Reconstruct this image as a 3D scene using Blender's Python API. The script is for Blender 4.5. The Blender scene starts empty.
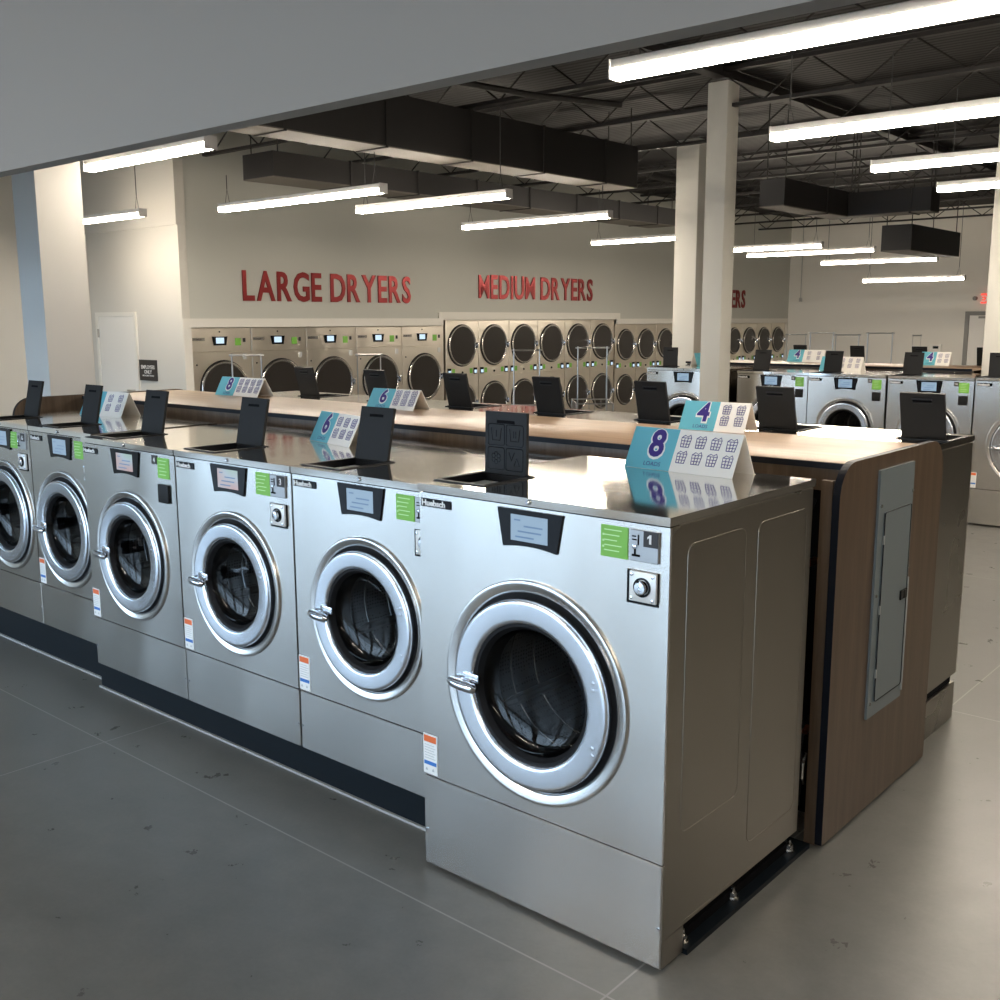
import bpy, bmesh, math, random
from mathutils import Matrix, Vector
PI = math.pi
random.seed(7)
SC = bpy.context.scene
COL = SC.collection

# ------------------------------------------------------------------ materials
MATS = {}
def nodes(name):
    m = bpy.data.materials.new(name); m.use_nodes = True
    nt = m.node_tree; b = nt.nodes['Principled BSDF']
    MATS[name] = m
    return m, nt, b
def mat(name, color, rough=.5, metal=0., spec=.5, emit=None, estr=0., coat=0.):
    m, nt, b = nodes(name)
    b.inputs['Base Color'].default_value = (*color, 1)
    b.inputs['Roughness'].default_value = rough
    b.inputs['Metallic'].default_value = metal
    b.inputs['Specular IOR Level'].default_value = spec
    b.inputs['Coat Weight'].default_value = coat
    if emit:
        b.inputs['Emission Color'].default_value = (*emit, 1)
        b.inputs['Emission Strength'].default_value = estr
    return m
def tex_coord(nt, scale=(1, 1, 1), kind='Object'):
    tc = nt.nodes.new('ShaderNodeTexCoord'); mp = nt.nodes.new('ShaderNodeMapping')
    mp.inputs['Scale'].default_value = scale
    nt.links.new(tc.outputs[kind], mp.inputs['Vector'])
    return mp.outputs['Vector']
def noise(nt, vec, scale, detail=3., rough=.5):
    n = nt.nodes.new('ShaderNodeTexNoise'); n.inputs['Scale'].default_value = scale
    n.inputs['Detail'].default_value = detail; n.inputs['Roughness'].default_value = rough
    nt.links.new(vec, n.inputs['Vector']); return n.outputs['Fac']
def ramp(nt, fac, stops):
    r = nt.nodes.new('ShaderNodeValToRGB')
    e = r.color_ramp.elements
    while len(e) < len(stops): e.new(.5)
    for i, (p, c) in enumerate(stops):
        e[i].position = p; e[i].color = (*c, 1) if len(c) == 3 else c
    nt.links.new(fac, r.inputs['Fac']); return r.outputs['Color']
def maprange(nt, fac, a, b, c, d):
    r = nt.nodes.new('ShaderNodeMapRange')
    for k, v in zip(('From Min', 'From Max', 'To Min', 'To Max'), (a, b, c, d)): r.inputs[k].default_value = v
    nt.links.new(fac, r.inputs['Value']); return r.outputs['Result']
def bump(nt, b, h, strength, dist=.01, prev=None):
    n = nt.nodes.new('ShaderNodeBump'); n.inputs['Strength'].default_value = strength
    n.inputs['Distance'].default_value = dist; nt.links.new(h, n.inputs['Height'])
    if prev: nt.links.new(prev, n.inputs['Normal'])
    nt.links.new(n.outputs['Normal'], b.inputs['Normal']); return n.outputs['Normal']
def math_(nt, op, a, b=None, c=None):
    n = nt.nodes.new('ShaderNodeMath'); n.operation = op
    for i, v in enumerate((a, b, c)):
        if v is None: continue
        if isinstance(v, (int, float)): n.inputs[i].default_value = v
        else: nt.links.new(v, n.inputs[i])
    return n.outputs[0]

def steel(name, color, rough, aniso, wav=.35, grain=(1.5, 1.5, 160)):
    m, nt, b = nodes(name)
    b.inputs['Base Color'].default_value = (*color, 1)
    b.inputs['Metallic'].default_value = 1
    v2 = tex_coord(nt, (1, 1, 1))
    n2 = noise(nt, v2, 3.2, 2, .4)
    nt.links.new(maprange(nt, n2, 0., 1., rough-.04, rough+.05), b.inputs['Roughness'])
    if aniso:
        b.inputs['Anisotropic'].default_value = aniso
        c = nt.nodes.new('ShaderNodeCombineXYZ'); c.inputs[2].default_value = 1
        nt.links.new(c.outputs[0], b.inputs['Tangent'])
    v3 = tex_coord(nt, (1, 1, .22))
    bump(nt, b, noise(nt, v3, 3.2, 0, .3), wav, .02)
    return m
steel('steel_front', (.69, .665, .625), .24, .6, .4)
steel('steel_side_shaded', (.36, .335, .29), .28, .3, .05)  # stainless darkened in colour for the dim room the sides reflect
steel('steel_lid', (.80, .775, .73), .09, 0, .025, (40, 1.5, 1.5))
steel('steel_trim', (.72, .71, .69), .22, 0, .02)
steel('steel_dryer', (.82, .76, .66), .30, .4, .6)
mat('chrome', (.78, .80, .84), .10, 1.)
mat('door_steel', (.84, .88, .94), .22, 1.)
mat('drum_ring', (.5, .5, .5), .3, 1.)
mat('drum_back', (.05, .05, .052), .42, 1.)
mat('chrome_dull', (.62, .60, .57), .25, 1.)
mat('black_rubber', (.008, .008, .009), .6, 0, .25)
mat('black_plastic', (.007, .0075, .009), .42, 0, .25)
mat('charcoal_plastic', (.012, .0115, .0115), .5, 0, .22)
mat('black_gloss', (.005, .0055, .007), .18, 0, .25)
mat('black_gap', (.004, .004, .005), .8, 0, .1)
mat('curb_black', (.004, .007, .010), .45, 0, .18)
mat('caulk', (.34, .34, .33), .6)
mat('screen', (.05, .07, .09), .15, 0, .5, (.45, .64, .85), .50)
mat('screen_text', (.02, .05, .12), .3, 0, .5, (.22, .38, .58), .40)
mat('screen_dryer', (.05, .07, .09), .2, 0, .5, (.60, .78, .95), 1.0)
mat('green_label', (.20, .50, .07), .4)
mat('green_pale', (.55, .80, .40), .5)
mat('plate_grey', (.42, .43, .44), .32, .6)
mat('plate_silver', (.80, .80, .78), .35, .25)
mat('dryer_glass', (.032, .028, .025), .22)
mat('white_print', (.80, .80, .78), .5)
mat('orange_print', (.75, .15, .04), .5)
mat('blue_print', (.03, .16, .50), .5)
mat('grey_print', (.45, .47, .48), .6)
mat('card_white', (.88, .85, .79), .55)
mat('card_teal', (.13, .46, .56), .5)
mat('ink_purple', (.04, .02, .20), .5)
mat('copper', (.75, .32, .18), .3, 1.)
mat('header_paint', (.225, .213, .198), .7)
mat('pillar_paint', (.60, .585, .55), .6)
mat('wall_paint_grey', (.555, .555, .50), .75)
mat('wall_paint_warm', (.66, .63, .565), .75)
mat('wall_paint_warm_lit', (.80, .765, .69), .75)  # warm wall paint lightened in place of stronger light on the back wall
mat('wall_trim_paint', (.80, .77, .70), .6)
mat('column_paint', (.60, .585, .53), .6)
mat('door_white', (.84, .81, .75), .5)
mat('frame_grey', (.26, .25, .23), .5)
mat('deck_dark', (.02, .018, .017), .8)
mat('joist_dark', (.014, .012, .011), .6)
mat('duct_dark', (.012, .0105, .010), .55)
mat('duct_lit', (.13, .115, .095), .6)  # duct metal lightened in colour where the lamps below light it
mat('wire_dark', (.03, .03, .03), .5)
mat('wire_light', (.45, .44, .42), .4)
mat('fixture_white', (.70, .68, .66), .4)
mat('light_tube', (1, 1, 1), .4, 0, .5, (1.0, .88, .73), 60.0)
mat('red_letters', (.24, .022, .022), .34, .6)
mat('exit_red', (.7, .04, .03), .4, 0, .5, (1, .10, .06), .8)
mat('panel_grey', (.17, .20, .21), .38, 0, .5)
mat('panel_grey_edge', (.42, .43, .42), .35)
mat('wood_edge_black', (.004, .005, .009), .45, 0, .2)
mat('sign_dark', (.025, .021, .02), .5)
mat('window_frame', (.12, .12, .12), .5)
mat('asphalt', (.42, .43, .44), .9)
mat('ceiling_white', (.5, .5, .5), .8)
mat('cart_blue', (.05, .12, .25), .6)

def wood(name, axis, st):
    m, nt, b = nodes(name)
    sc = {'x': (.6, 9, 9), 'z': (9, 9, .7)}[axis]
    v = tex_coord(nt, sc)
    n = noise(nt, v, 2.2, 6, .62)
    v2 = tex_coord(nt, tuple(s*5 for s in sc))
    n2 = noise(nt, v2, 2.0, 3, .6)
    f = math_(nt, 'ADD', math_(nt, 'MULTIPLY', n, .75), math_(nt, 'MULTIPLY', n2, .25))
    c = ramp(nt, f, st)
    nt.links.new(c, b.inputs['Base Color'])
    b.inputs['Roughness'].default_value = .32
    bump(nt, b, n2, .05, .002)
wood('wood_lit', 'x', [(.3, (.26, .17, .105)), (.5, (.34, .235, .155)), (.7, (.43, .31, .21))])  # laminate lightened in colour where the worktop catches the light
wood('wood_shaded', 'z', [(.28, (.066, .041, .023)), (.5, (.104, .068, .042)), (.72, (.148, .102, .066))])  # same laminate, darkened in colour for the unlit panels and aprons

# perforated drum
m, nt, b = nodes('drum_steel')
b.inputs['Metallic'].default_value = 1
b.inputs['Roughness'].default_value = .28
v = tex_coord(nt, (70, 70, 70))
vo = nt.nodes.new('ShaderNodeTexVoronoi'); vo.inputs['Scale'].default_value = 1.0
vo.inputs['Randomness'].default_value = .25
nt.links.new(v, vo.inputs['Vector'])
c = ramp(nt, vo.outputs['Distance'], [(.22, (.01, .01, .01)), (.34, (.17, .175, .18))])
nt.links.new(c, b.inputs['Base Color'])

# glazing: thin see-through glass with a mirror sheen that grows at grazing angles
m, nt, b = nodes('door_glass')
out = nt.nodes['Material Output']; nt.nodes.remove(b)
tr = nt.nodes.new('ShaderNodeBsdfTransparent'); tr.inputs['Color'].default_value = (.38, .41, .44, 1)
gl = nt.nodes.new('ShaderNodeBsdfGlossy'); gl.inputs['Roughness'].default_value = .04
fr = nt.nodes.new('ShaderNodeFresnel'); fr.inputs['IOR'].default_value = 1.38
mx = nt.nodes.new('ShaderNodeMixShader')
nt.links.new(fr.outputs[0], mx.inputs[0]); nt.links.new(tr.outputs[0], mx.inputs[1])
nt.links.new(gl.outputs[0], mx.inputs[2]); nt.links.new(mx.outputs[0], out.inputs['Surface'])

# polished concrete with control joints cut into it
m, nt, b = nodes('concrete')
tc = nt.nodes.new('ShaderNodeTexCoord')
sx = nt.nodes.new('ShaderNodeSeparateXYZ'); nt.links.new(tc.outputs['Object'], sx.inputs[0])
X, Y = sx.outputs[0], sx.outputs[1]
n1 = noise(nt, tc.outputs['Object'], .9, 5, .6)
n2 = noise(nt, tc.outputs['Object'], 7, 5, .65)
n3 = noise(nt, tc.outputs['Object'], 60, 3, .6)
f = math_(nt, 'ADD', math_(nt, 'MULTIPLY', n1, .45), math_(nt, 'ADD', math_(nt, 'MULTIPLY', n2, .40), math_(nt, 'MULTIPLY', n3, .15)))
c0 = ramp(nt, f, [(.28, (.098, .099, .091)), (.5, (.138, .136, .125)), (.72, (.180, .176, .161))])
def joint(coord, off, period=3.02, w=.0035):
    a = math_(nt, 'PINGPONG', math_(nt, 'ADD', coord, -off), period/2)
    return math_(nt, 'LESS_THAN', a, w)
j = math_(nt, 'MAXIMUM', joint(X, -2.97, 2.90), joint(Y, -.19))
mixc = nt.nodes.new('ShaderNodeMixRGB'); nt.links.new(j, mixc.inputs[0]); nt.links.new(c0, mixc.inputs[1])
mixc.inputs[2].default_value = (.26, .255, .235, 1)
# pale specks
vs = nt.nodes.new('ShaderNodeTexVoronoi'); vs.inputs['Scale'].default_value = 7
nt.links.new(tc.outputs['Object'], vs.inputs['Vector'])
sp = math_(nt, 'LESS_THAN', vs.outputs['Distance'], .010)
mix2 = nt.nodes.new('ShaderNodeMixRGB'); nt.links.new(sp, mix2.inputs[0]); nt.links.new(mixc.outputs[0], mix2.inputs[1])
mix2.inputs[2].default_value = (.3, .3, .27, 1)
nt.links.new(mix2.outputs[0], b.inputs['Base Color'])
nt.links.new(maprange(nt, n2, 0, 1., .20, .42), b.inputs['Roughness'])
bump(nt, b, n2, .03, .004)

# corrugated roof deck
m, nt, b = nodes('roof_deck')
b.inputs['Base Color'].default_value = (.007, .006, .0058, 1); b.inputs['Roughness'].default_value = .7
w = nt.nodes.new('ShaderNodeTexWave'); w.inputs['Scale'].default_value = 3.2
w.bands_direction = 'Y'
nt.links.new(tex_coord(nt), w.inputs['Vector'])
bump(nt, b, w.outputs['Fac'], .3, .02)

# ------------------------------------------------------------------ mesh building
class MB:
    def __init__(s): s.bm = bmesh.new()
    def box(s, x0, x1, y0, y1, z0, z1, bev=0, seg=2):
        r = bmesh.ops.create_cube(s.bm, size=1)
        vs = r['verts']
        for v in vs:
            v.co = Vector((x0+(v.co.x+.5)*(x1-x0), y0+(v.co.y+.5)*(y1-y0), z0+(v.co.z+.5)*(z1-z0)))
        if bev:
            es = list({e for v in vs for e in v.link_edges})
            bmesh.ops.bevel(s.bm, geom=es, offset=bev, segments=seg, profile=.5, affect='EDGES')
        return s
    def tube(s, pts, r, n=10, cap=True):
        pts = [Vector(p) for p in pts]; rings = []
        rr = r if isinstance(r, (list, tuple)) else [r]*len(pts)
        up = None
        for i, p in enumerate(pts):
            d = (pts[min(i+1, len(pts)-1)]-pts[max(i-1, 0)]).normalized()
            if up is None:
                up = d.orthogonal().normalized()
            else:
                up = (up-d*up.dot(d)).normalized()
            q = d.cross(up)
            rings.append([s.bm.verts.new(p+(up*math.cos(2*PI*k/n)+q*math.sin(2*PI*k/n))*rr[i]) for k in range(n)])
        for a, b in zip(rings, rings[1:]):
            for k in range(n):
                s.bm.faces.new((a[k], a[(k+1) % n], b[(k+1) % n], b[k]))
        if cap:
            s.bm.faces.new(rings[0][::-1]); s.bm.faces.new(rings[-1])
        return s
    def lathe_y(s, cx, cz, prof, n=64, cap0=False, cap1=False):
        """prof: list of (radius, y) revolved about the axis through (cx, *, cz) along y"""
        rings = []
        for r, y in prof:
            rings.append([s.bm.verts.new((cx+r*math.cos(2*PI*k/n), y, cz+r*math.sin(2*PI*k/n))) for k in range(n)])
        for a, b in zip(rings, rings[1:]):
            for k in range(n):
                s.bm.faces.new((a[k], a[(k+1) % n], b[(k+1) % n], b[k]))
        if cap0: s.bm.faces.new(rings[0][::-1])
        if cap1: s.bm.faces.new(rings[-1])
        return s
    def prism(s, pts, axis, a, b):
        """polygon pts in the plane across axis, extruded from a to b"""
        def P(u, v, w):
            return {'x': (w, u, v), 'y': (u, w, v), 'z': (u, v, w)}[axis]
        A = [s.bm.verts.new(P(u, v, a)) for u, v in pts]; B = [s.bm.verts.new(P(u, v, b)) for u, v in pts]
        n = len(pts)
        s.bm.faces.new(A[::-1]); s.bm.faces.new(B)
        for k in range(n): s.bm.faces.new((A[k], A[(k+1) % n], B[(k+1) % n], B[k]))
        return s
    def plate_hole(s, x0, x1, z0, z1, cx, cz, r, y0, y1, n=64):
        """rectangular plate in xz with a round hole"""
        angs = [2*PI*k/n for k in range(n)]
        for c_ in ((x0, z0), (x1, z0), (x1, z1), (x0, z1)):
            angs.append(math.atan2(c_[1]-cz, c_[0]-cx) % (2*PI))
        angs = sorted(set(round(a, 6) for a in angs))
        def rect(a):
            dx, dz = math.cos(a), math.sin(a); t = 1e9
            if abs(dx) > 1e-9: t = min(t, ((x1 if dx > 0 else x0)-cx)/dx)
            if abs(dz) > 1e-9: t = min(t, ((z1 if dz > 0 else z0)-cz)/dz)
            return cx+t*dx, cz+t*dz
        L = []
        for a in angs:
            ox, oz = rect(a); ix, iz = cx+r*math.cos(a), cz+r*math.sin(a)
            L.append([s.bm.verts.new(p) for p in ((ix, y0, iz), (ox, y0, oz), (ox, y1, oz), (ix, y1, iz))])
        m = len(L)
        for k in range(m):
            a, b = L[k], L[(k+1) % m]
            for q in range(4): s.bm.faces.new((a[q], a[(q+1) % 4], b[(q+1) % 4], b[q]))
        return s
    def xform(s, M):
        bmesh.ops.transform(s.bm, matrix=M, verts=s.bm.verts); return s
    def mesh(s, name, material, smooth=True):
        bmesh.ops.recalc_face_normals(s.bm, faces=s.bm.faces)
        me = bpy.data.meshes.new(name); s.bm.to_mesh(me); s.bm.free()
        me.materials.append(MATS[material])
        if smooth:
            for p in me.polygons: p.use_smooth = True
            me.set_sharp_from_angle(angle=math.radians(32))
        return me
    def obj(s, name, material, parent=None, smooth=True):
        return link(name, s.mesh(name, material, smooth), parent)

def link(name, data, parent=None):
    o = bpy.data.objects.new(name, data); COL.objects.link(o)
    if parent: o.parent = parent
    return o
def tag(o, label=None, cat=None, group=None, kind=None):
    if label: o['label'] = label
    if cat: o['category'] = cat
    if group: o['group'] = group
    if kind: o['kind'] = kind
    return o
def empty(name, loc=(0, 0, 0), rz=0):
    o = bpy.data.objects.new(name, None); o.empty_display_size = .1
    COL.objects.link(o); o.location = loc; o.rotation_euler = (0, 0, rz)
    return o
def copy_tree(o, parent=None):
    c = o.copy(); COL.objects.link(c)
    if parent: c.parent = parent
    for ch in list(o.children): copy_tree(ch, c)
    return c
def struct(name, mb, material):
    o = mb.obj(name, material, None, False); o['kind'] = 'structure'; return o
def rrect(x0, x1, z0, z1, r, n=6, corners=(1, 1, 1, 1)):
    """rounded rectangle, corners: bl, br, tr, tl"""
    out = []
    for (cx, cz, a0, on) in ((x0, z0, PI, corners[0]), (x1, z0, 1.5*PI, corners[1]), (x1, z1, 0, corners[2]), (x0, z1, .5*PI, corners[3])):
        if not on: out.append((cx, cz)); continue
        px = cx+r if cx == x0 else cx-r; pz = cz+r if cz == z0 else cz-r
        for k in range(n+1):
            a = a0+.5*PI*k/n
            out.append((px+r*math.cos(a), pz+r*math.sin(a)))
    return out
TXT = {}
def text_mesh(s, height, material, depth=.002, bold=.0, sx=1., align='LEFT'):
    """text standing in the xz plane and facing -y; returns mesh, width"""
    key = (s, height, material, depth, bold, sx, align)
    if key in TXT: return TXT[key]
    cu = bpy.data.curves.new('lettering', 'FONT'); cu.body = s
    cu.size = 1; cu.extrude = depth/2/height*.73; cu.offset = bold; cu.resolution_u = 3
    o = bpy.data.objects.new('lettering', cu); COL.objects.link(o)
    dg = bpy.context.evaluated_depsgraph_get(); dg.update()
    me = bpy.data.meshes.new_from_object(o.evaluated_get(dg))
    bpy.data.objects.remove(o); bpy.data.curves.remove(cu)
    xs = [v.co.x for v in me.vertices]; w = max(xs)-min(xs); x0 = min(xs)
    k = height/.73
    for v in me.vertices:
        x = (v.co.x-x0)*k*sx
        if align == 'CENTER': x -= w*k*sx/2
        v.co = Vector((x, -v.co.z*k, v.co.y*k))
    me.materials.clear(); me.materials.append(MATS[material])
    TXT[key] = (me, w*k*sx)
    return TXT[key]
def text(name, s, height, material, parent, loc, **kw):
    me, w = text_mesh(s, height, material, **kw)
    o = link(name, me, parent); o.location = loc
    return o

# ------------------------------------------------------------------ washers
def make_washer(w, h, r, cz, seam, depth, skirt=False, hop=(.025, .25, .06, .335), lean=.06, relief=False, gx=.60, disp=None):
    """stainless front-load washer; origin at the floor under its front left corner, front faces -y"""
    R = empty('washing_machine')
    cx = w/2; g = .004; lt = h-.026
    x0, x1 = g, w-g
    # cabinet: sides, back and inner top
    t = .012
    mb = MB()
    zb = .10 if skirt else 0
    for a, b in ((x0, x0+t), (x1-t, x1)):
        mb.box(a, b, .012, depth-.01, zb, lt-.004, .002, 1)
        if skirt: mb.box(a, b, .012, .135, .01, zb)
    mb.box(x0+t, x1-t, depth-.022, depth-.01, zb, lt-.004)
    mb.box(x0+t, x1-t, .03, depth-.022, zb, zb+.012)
    mb.obj('cabinet', 'steel_side_shaded', R)
    # pressed panel outlines on the sides
    for ya, yb, za, zt in ((.10, depth*.48, .42 if skirt else .2, lt-.07), (depth*.565, depth-.055, .21 if skirt else .12, lt-.07)):
        pts = rrect(ya, yb, za, zt, .035, 5)
        pts = [(x1+.0004, y, z) for y, z in pts]
        MB().tube(pts+[pts[0]], .0016, 6, False).obj('side_rib', 'steel_side_shaded', R)
    if skirt:
        MB().tube([(x1+.0005, .125, .113), (x1+.0005, .60, .113)], .0014, 5).obj('side_crease', 'steel_side_shaded', R)
    # front with door hole
    mb = MB().plate_hole(x0, x1, seam+.0025, lt-.005, cx, cz, r*.90, 0, .012)
    mb.obj('front_panel', 'steel_front', R)
    MB().box(x0, x1, 0, .012, .015 if skirt else 0, seam-.0025, .002, 1).obj('lower_panel', 'steel_front', R)
    MB().box(x0+.004, x1-.004, .008, .016, seam-.006, seam+.006).obj('panel_gap', 'black_gap', R)
    MB().box(x0+.006, x1-.006, .010, .03, lt-.01, lt+.001).obj('lid_gap', 'black_gap', R)
    # lid with an opening for the hopper
    hx0, hx1, hy0, hy1 = hop
    mb = MB()
    L0, L1, Y0, Y1 = .001, w-.001, -.006, depth
    mb.box(L0, hx0, Y0, Y1, lt, h); mb.box(hx1, L1, Y0, Y1, lt, h)
    mb.box(hx0, hx1, Y0, hy0, lt, h); mb.box(hx0, hx1, hy1, Y1, lt, h)
    bmesh.ops.remove_doubles(mb.bm, verts=mb.bm.verts, dist=1e-5)
    lid = mb.obj('lid', 'steel_lid', R)
    # soap hopper set into the lid
    mb = MB()
    q = .012
    mb.box(hx0-q, hx0+.006, hy0-q, hy1+q, h, h+.004); mb.box(hx1-.006, hx1+q, hy0-q, hy1+q, h, h+.004)
    mb.box(hx0, hx1, hy0-q, hy0+.006, h, h+.004); mb.box(hx0, hx1, hy1-.006, hy1+q, h, h+.004)
    mb.box(hx0+.001, hx1-.001, hy0+.001, hy1-.001, h-.05, h-.04)
    for a in ((hx0, hx0+.004, hy0, hy1), (hx1-.004, hx1, hy0, hy1), (hx0, hx1, hy0, hy0+.004), (hx0, hx1, hy1-.004, hy1)):
        mb.box(*a, h-.05, h)
    hp = mb.obj('soap_hopper', 'black_plastic', R)
    mb = MB()
    mx_, my = (hx0+hx1)/2, (hy0+hy1)/2
    for a in ((hx0+.015, mx_-.006, hy0+.015, my-.006), (mx_+.006, hx1-.015, hy0+.015, my-.006),
              (hx0+.015, mx_-.006, my+.006, hy1-.02), (mx_+.006, hx1-.015, my+.006, hy1-.02)):
        mb.box(*a, h-.042, h-.026)
    mb.obj('soap_cups', 'plate_silver', hp)
    # flap standing open at the back of the hopper
    fw0, fw1, fh = hx0+.008, hx1-.014, .225
    M = Matrix.Translation((0, hy1-.004, h+.002)) @ Matrix.Rotation(-math.atan2(lean, fh), 4, 'X')
    sx0, sx1 = (fw0+fw1)/2-.042, (fw0+fw1)/2+.042
    mb = MB()
    zt0, zt1 = fh-.042, fh-.030
    mb.box(fw0, fw1, -.007, .007, 0, zt0); mb.box(fw0, fw1, -.007, .007, zt1, fh)
    mb.box(fw0, sx0, -.007, .007, zt0, zt1); mb.box(sx1, fw1, -.007, .007, zt0, zt1)
    bmesh.ops.remove_doubles(mb.bm, verts=mb.bm.verts, dist=1e-5)
    mb.tube([(fw0-.004, 0, 0), (fw1+.016, 0, 0)], .006, 8)
    mb.xform(M)
    fl = mb.obj('hopper_flap', 'charcoal_plastic', R)
    MB().box(sx0, sx1, -.0076, .0076, zt0, zt1, .001, 1).xform(M).obj('slot', 'black_gap', fl)
    # grip lip seen on the back of the flap
    mb = MB().tube([(sx0-.003, .010, zt1+.003), (sx1+.003, .010, zt1+.003)], .0035, 6)
    mb.tube([(sx0, .009, zt0-.003), (sx1, .009, zt0-.003)], .002, 6).xform(M)
    mb.obj('grip', 'black_plastic', fl)
    if relief:
        mb = MB(); y = -.0078; rr = .0014
        c_ = (fw0+fw1)/2
        def ln(p, closed=False):
            p = [(a, y, b_) for a, b_ in p]
            mb.tube(p+([p[0]] if closed else []), rr, 5)
        a0, a1, z0, z1 = fw0+.014, fw1-.014, .016, .192
        zm = (z0+z1)/2-.004
        for bx in ((a0, c_-.004, z0, zm-.004), (c_+.004, a1, z0, zm-.004), (a0, c_-.004, zm+.004, z1-.012), (c_+.004, a1, zm+.004, z1-.012)):
            ln(rrect(*bx, .008, 3), True)
        for k, (u, num) in enumerate((((a0+c_)/2-.002, 1), ((a1+c_)/2+.002, 2))):
            zc = (zm+z1)/2-.002
            ln([(u-.024, zc+.022), (u-.018, zc-.022), (u+.018, zc-.022), (u+.024, zc+.022)])
            for i in range(num):
                xx = u+(i-(num-1)/2)*.010; ln([(xx, zc-.010), (xx, zc+.014)])
        u = (a0+c_)/2-.002; v = (z0+zm)/2
        for k in range(6):
            a = PI*k/3+PI/6
            ln([(u+.014*math.cos(a)+.008*math.cos(t_), v+.014*math.sin(a)+.008*math.sin(t_)) for t_ in [2*PI*i/8 for i in range(8)]], True)
        u = (a1+c_)/2+.002
        ln([(u-.026, v+.024), (u-.014, v-.006), (u-.006, v+.012), (u, v+.024)])
        ln([(u-.002, v-.024), (u+.011, v+.004), (u+.024, v-.024), (u-.002, v-.024)])
        mb.xform(M); mb.obj('moulded_symbols', 'black_gloss', fl)
    # lid lock
    MB().lathe_y(w*.488, h-.013, [(.0085, -.006), (.0085, -.012), (.006, -.014), (.0, -.014)], 16).obj('lid_lock', 'chrome', R)
    # trim ring around the door
    k = r/.375
    prof = [(.375*k, .001), (.3745*k, -.007), (.371*k, -.011), (.366*k, -.0125), (.361*k, -.012), (.341*k, -.006), (.336*k, -.004), (.332*k, .001), (.331*k, .03), (.345*k, .032)]
    MB().lathe_y(cx, cz, prof, 72).obj('door_trim_ring', 'steel_trim', R)
    MB().lathe_y(cx, cz, [(.336*k, .004), (.30*k, .014), (.30*k, .05), (.336*k, .05)], 64).obj('door_seal', 'black_rubber', R)
    # door: polished ring with a glass bowl
    dcx, dcz = cx-.004, cz-.004
    prof = [(.312*k, .012), (.318*k, -.008), (.318*k, -.018), (.316*k, -.025), (.311*k, -.029), (.305*k, -.030), (.300*k, -.030), (.252*k, -.0275), (.246*k, -.027), (.238*k, -.022), (.235*k, -.016), (.234*k, .004), (.234*k, .03), (.250*k, .03)]
    D = MB().lathe_y(dcx, dcz, prof, 80).obj('door', 'door_steel', R)
    prof = [(.236*k, -.012), (.226*k, -.012), (.214*k, .004), (.205*k, .03), (.205*k, .075), (.228*k, .08), (.236*k, .03)]
    MB().lathe_y(dcx, dcz, prof, 64).obj('door_gasket', 'black_rubber', D)
    gp = [(.212*k, .006)]+[(.205*k*math.cos(a), .012+.045*math.sin(a)**.9) for a in [PI/2*i/9 for i in range(1, 9)]]+[(.002, .057)]
    gm = MB().lathe_y(dcx, dcz, gp, 64, cap1=True)
    gobj = gm.obj('door_glass', 'door_glass', D)
    if sum(p.normal.y*p.area for p in gobj.data.polygons) > 0: gobj.data.flip_normals()
    # handle across the left of the ring
    hz = dcz-.015*k
    mb = MB()
    xa, xb = dcx-.322*k, dcx-.200*k
    ys = -.048
    pts = [(xa, ys+.004, hz+.002), (xa+.02, ys, hz), ((xa+xb)/2, ys-.004, hz-.002), (xb-.01, ys-.002, hz-.004), (xb, ys+.002, hz-.005)]
    mb.tube(pts, [.013, .0175, .018, .017, .009], 12)
    mb.box(xa+.042, xa+.085, ys, -.024, hz-.012, hz+.016, .004, 2)
    mb.box(xa+.050, xa+.120, -.034, -.024, hz+.010, hz+.040, .004, 2)
    mb.obj('handle', 'chrome', D)
    for zz in (cz+.09*k, cz-.12*k):
        for q_ in (-.012, .012):
            MB().lathe_y(dcx+.266*k, zz+q_, [(.0075, -.026), (.0065, -.031), (.0, -.032)], 12).obj('hinge_screw', 'chrome', D)
    # perforated drum
    mb = MB()
    mb.lathe_y(cx, cz, [(.245*k, .09), (.262*k, .12), (.262*k, .50), (.255*k, .52)], 64)
    dr = mb.obj('drum', 'drum_steel', R)
    mb = MB()
    prof = [(.255*k, .52), (.20*k, .50), (.19*k, .51), (.10*k, .50), (.09*k, .49), (.0, .49)]
    mb.lathe_y(cx, cz, prof, 64)
    mb.obj('drum_back', 'drum_back', dr)
    for i in range(3):
        a = PI*.5+2*PI*i/3
        ca, sa = math.cos(a), math.sin(a)
        pts = [(cx+ca*.262*k, .13, cz+sa*.262*k), (cx+ca*.245*k, .16, cz+sa*.245*k), (cx+ca*.235*k, .46, cz+sa*.235*k), (cx+ca*.255*k, .5, cz+sa*.255*k)]
        MB().tube(pts, [.010, .020, .020, .010], 8).obj('drum_lifter', 'drum_back', dr)
    for yy in (.20, .33):
        pts = [(cx+.2605*k*math.cos(2*PI*i/48), yy, cz+.2605*k*math.sin(2*PI*i/48)) for i in range(49)]
        MB().tube(pts, .003, 5, False).obj('drum_ring', 'chrome_dull', dr)
    MB().lathe_y(cx, cz, [(.30*k, .05), (.236*k, .085), (.236*k, .10), (.245*k, .09)], 48).obj('bellows', 'black_rubber', R)
    MB().lathe_y(cx, cz, [(.30*k, .05), (.33*k, .06), (.33*k, .56), (.0, .56)], 40).obj('tub_shell', 'black_gap', R)
    # display bezel, wide at the top with a bowed lower edge
    dx = (w*.4915 if disp is None else disp); top = h-.040 if skirt else h-.036
    hw0, hw1, dh = .1325, .109, .126
    pts = [(dx-hw0, top)]
    for i in range(9):
        u = i/8; pts.append((dx-hw1+2*hw1*u, top-dh-.0*u+.010*(1-(2*u-1)**2)*1.0))
    pts.append((dx+hw0, top))
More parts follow.
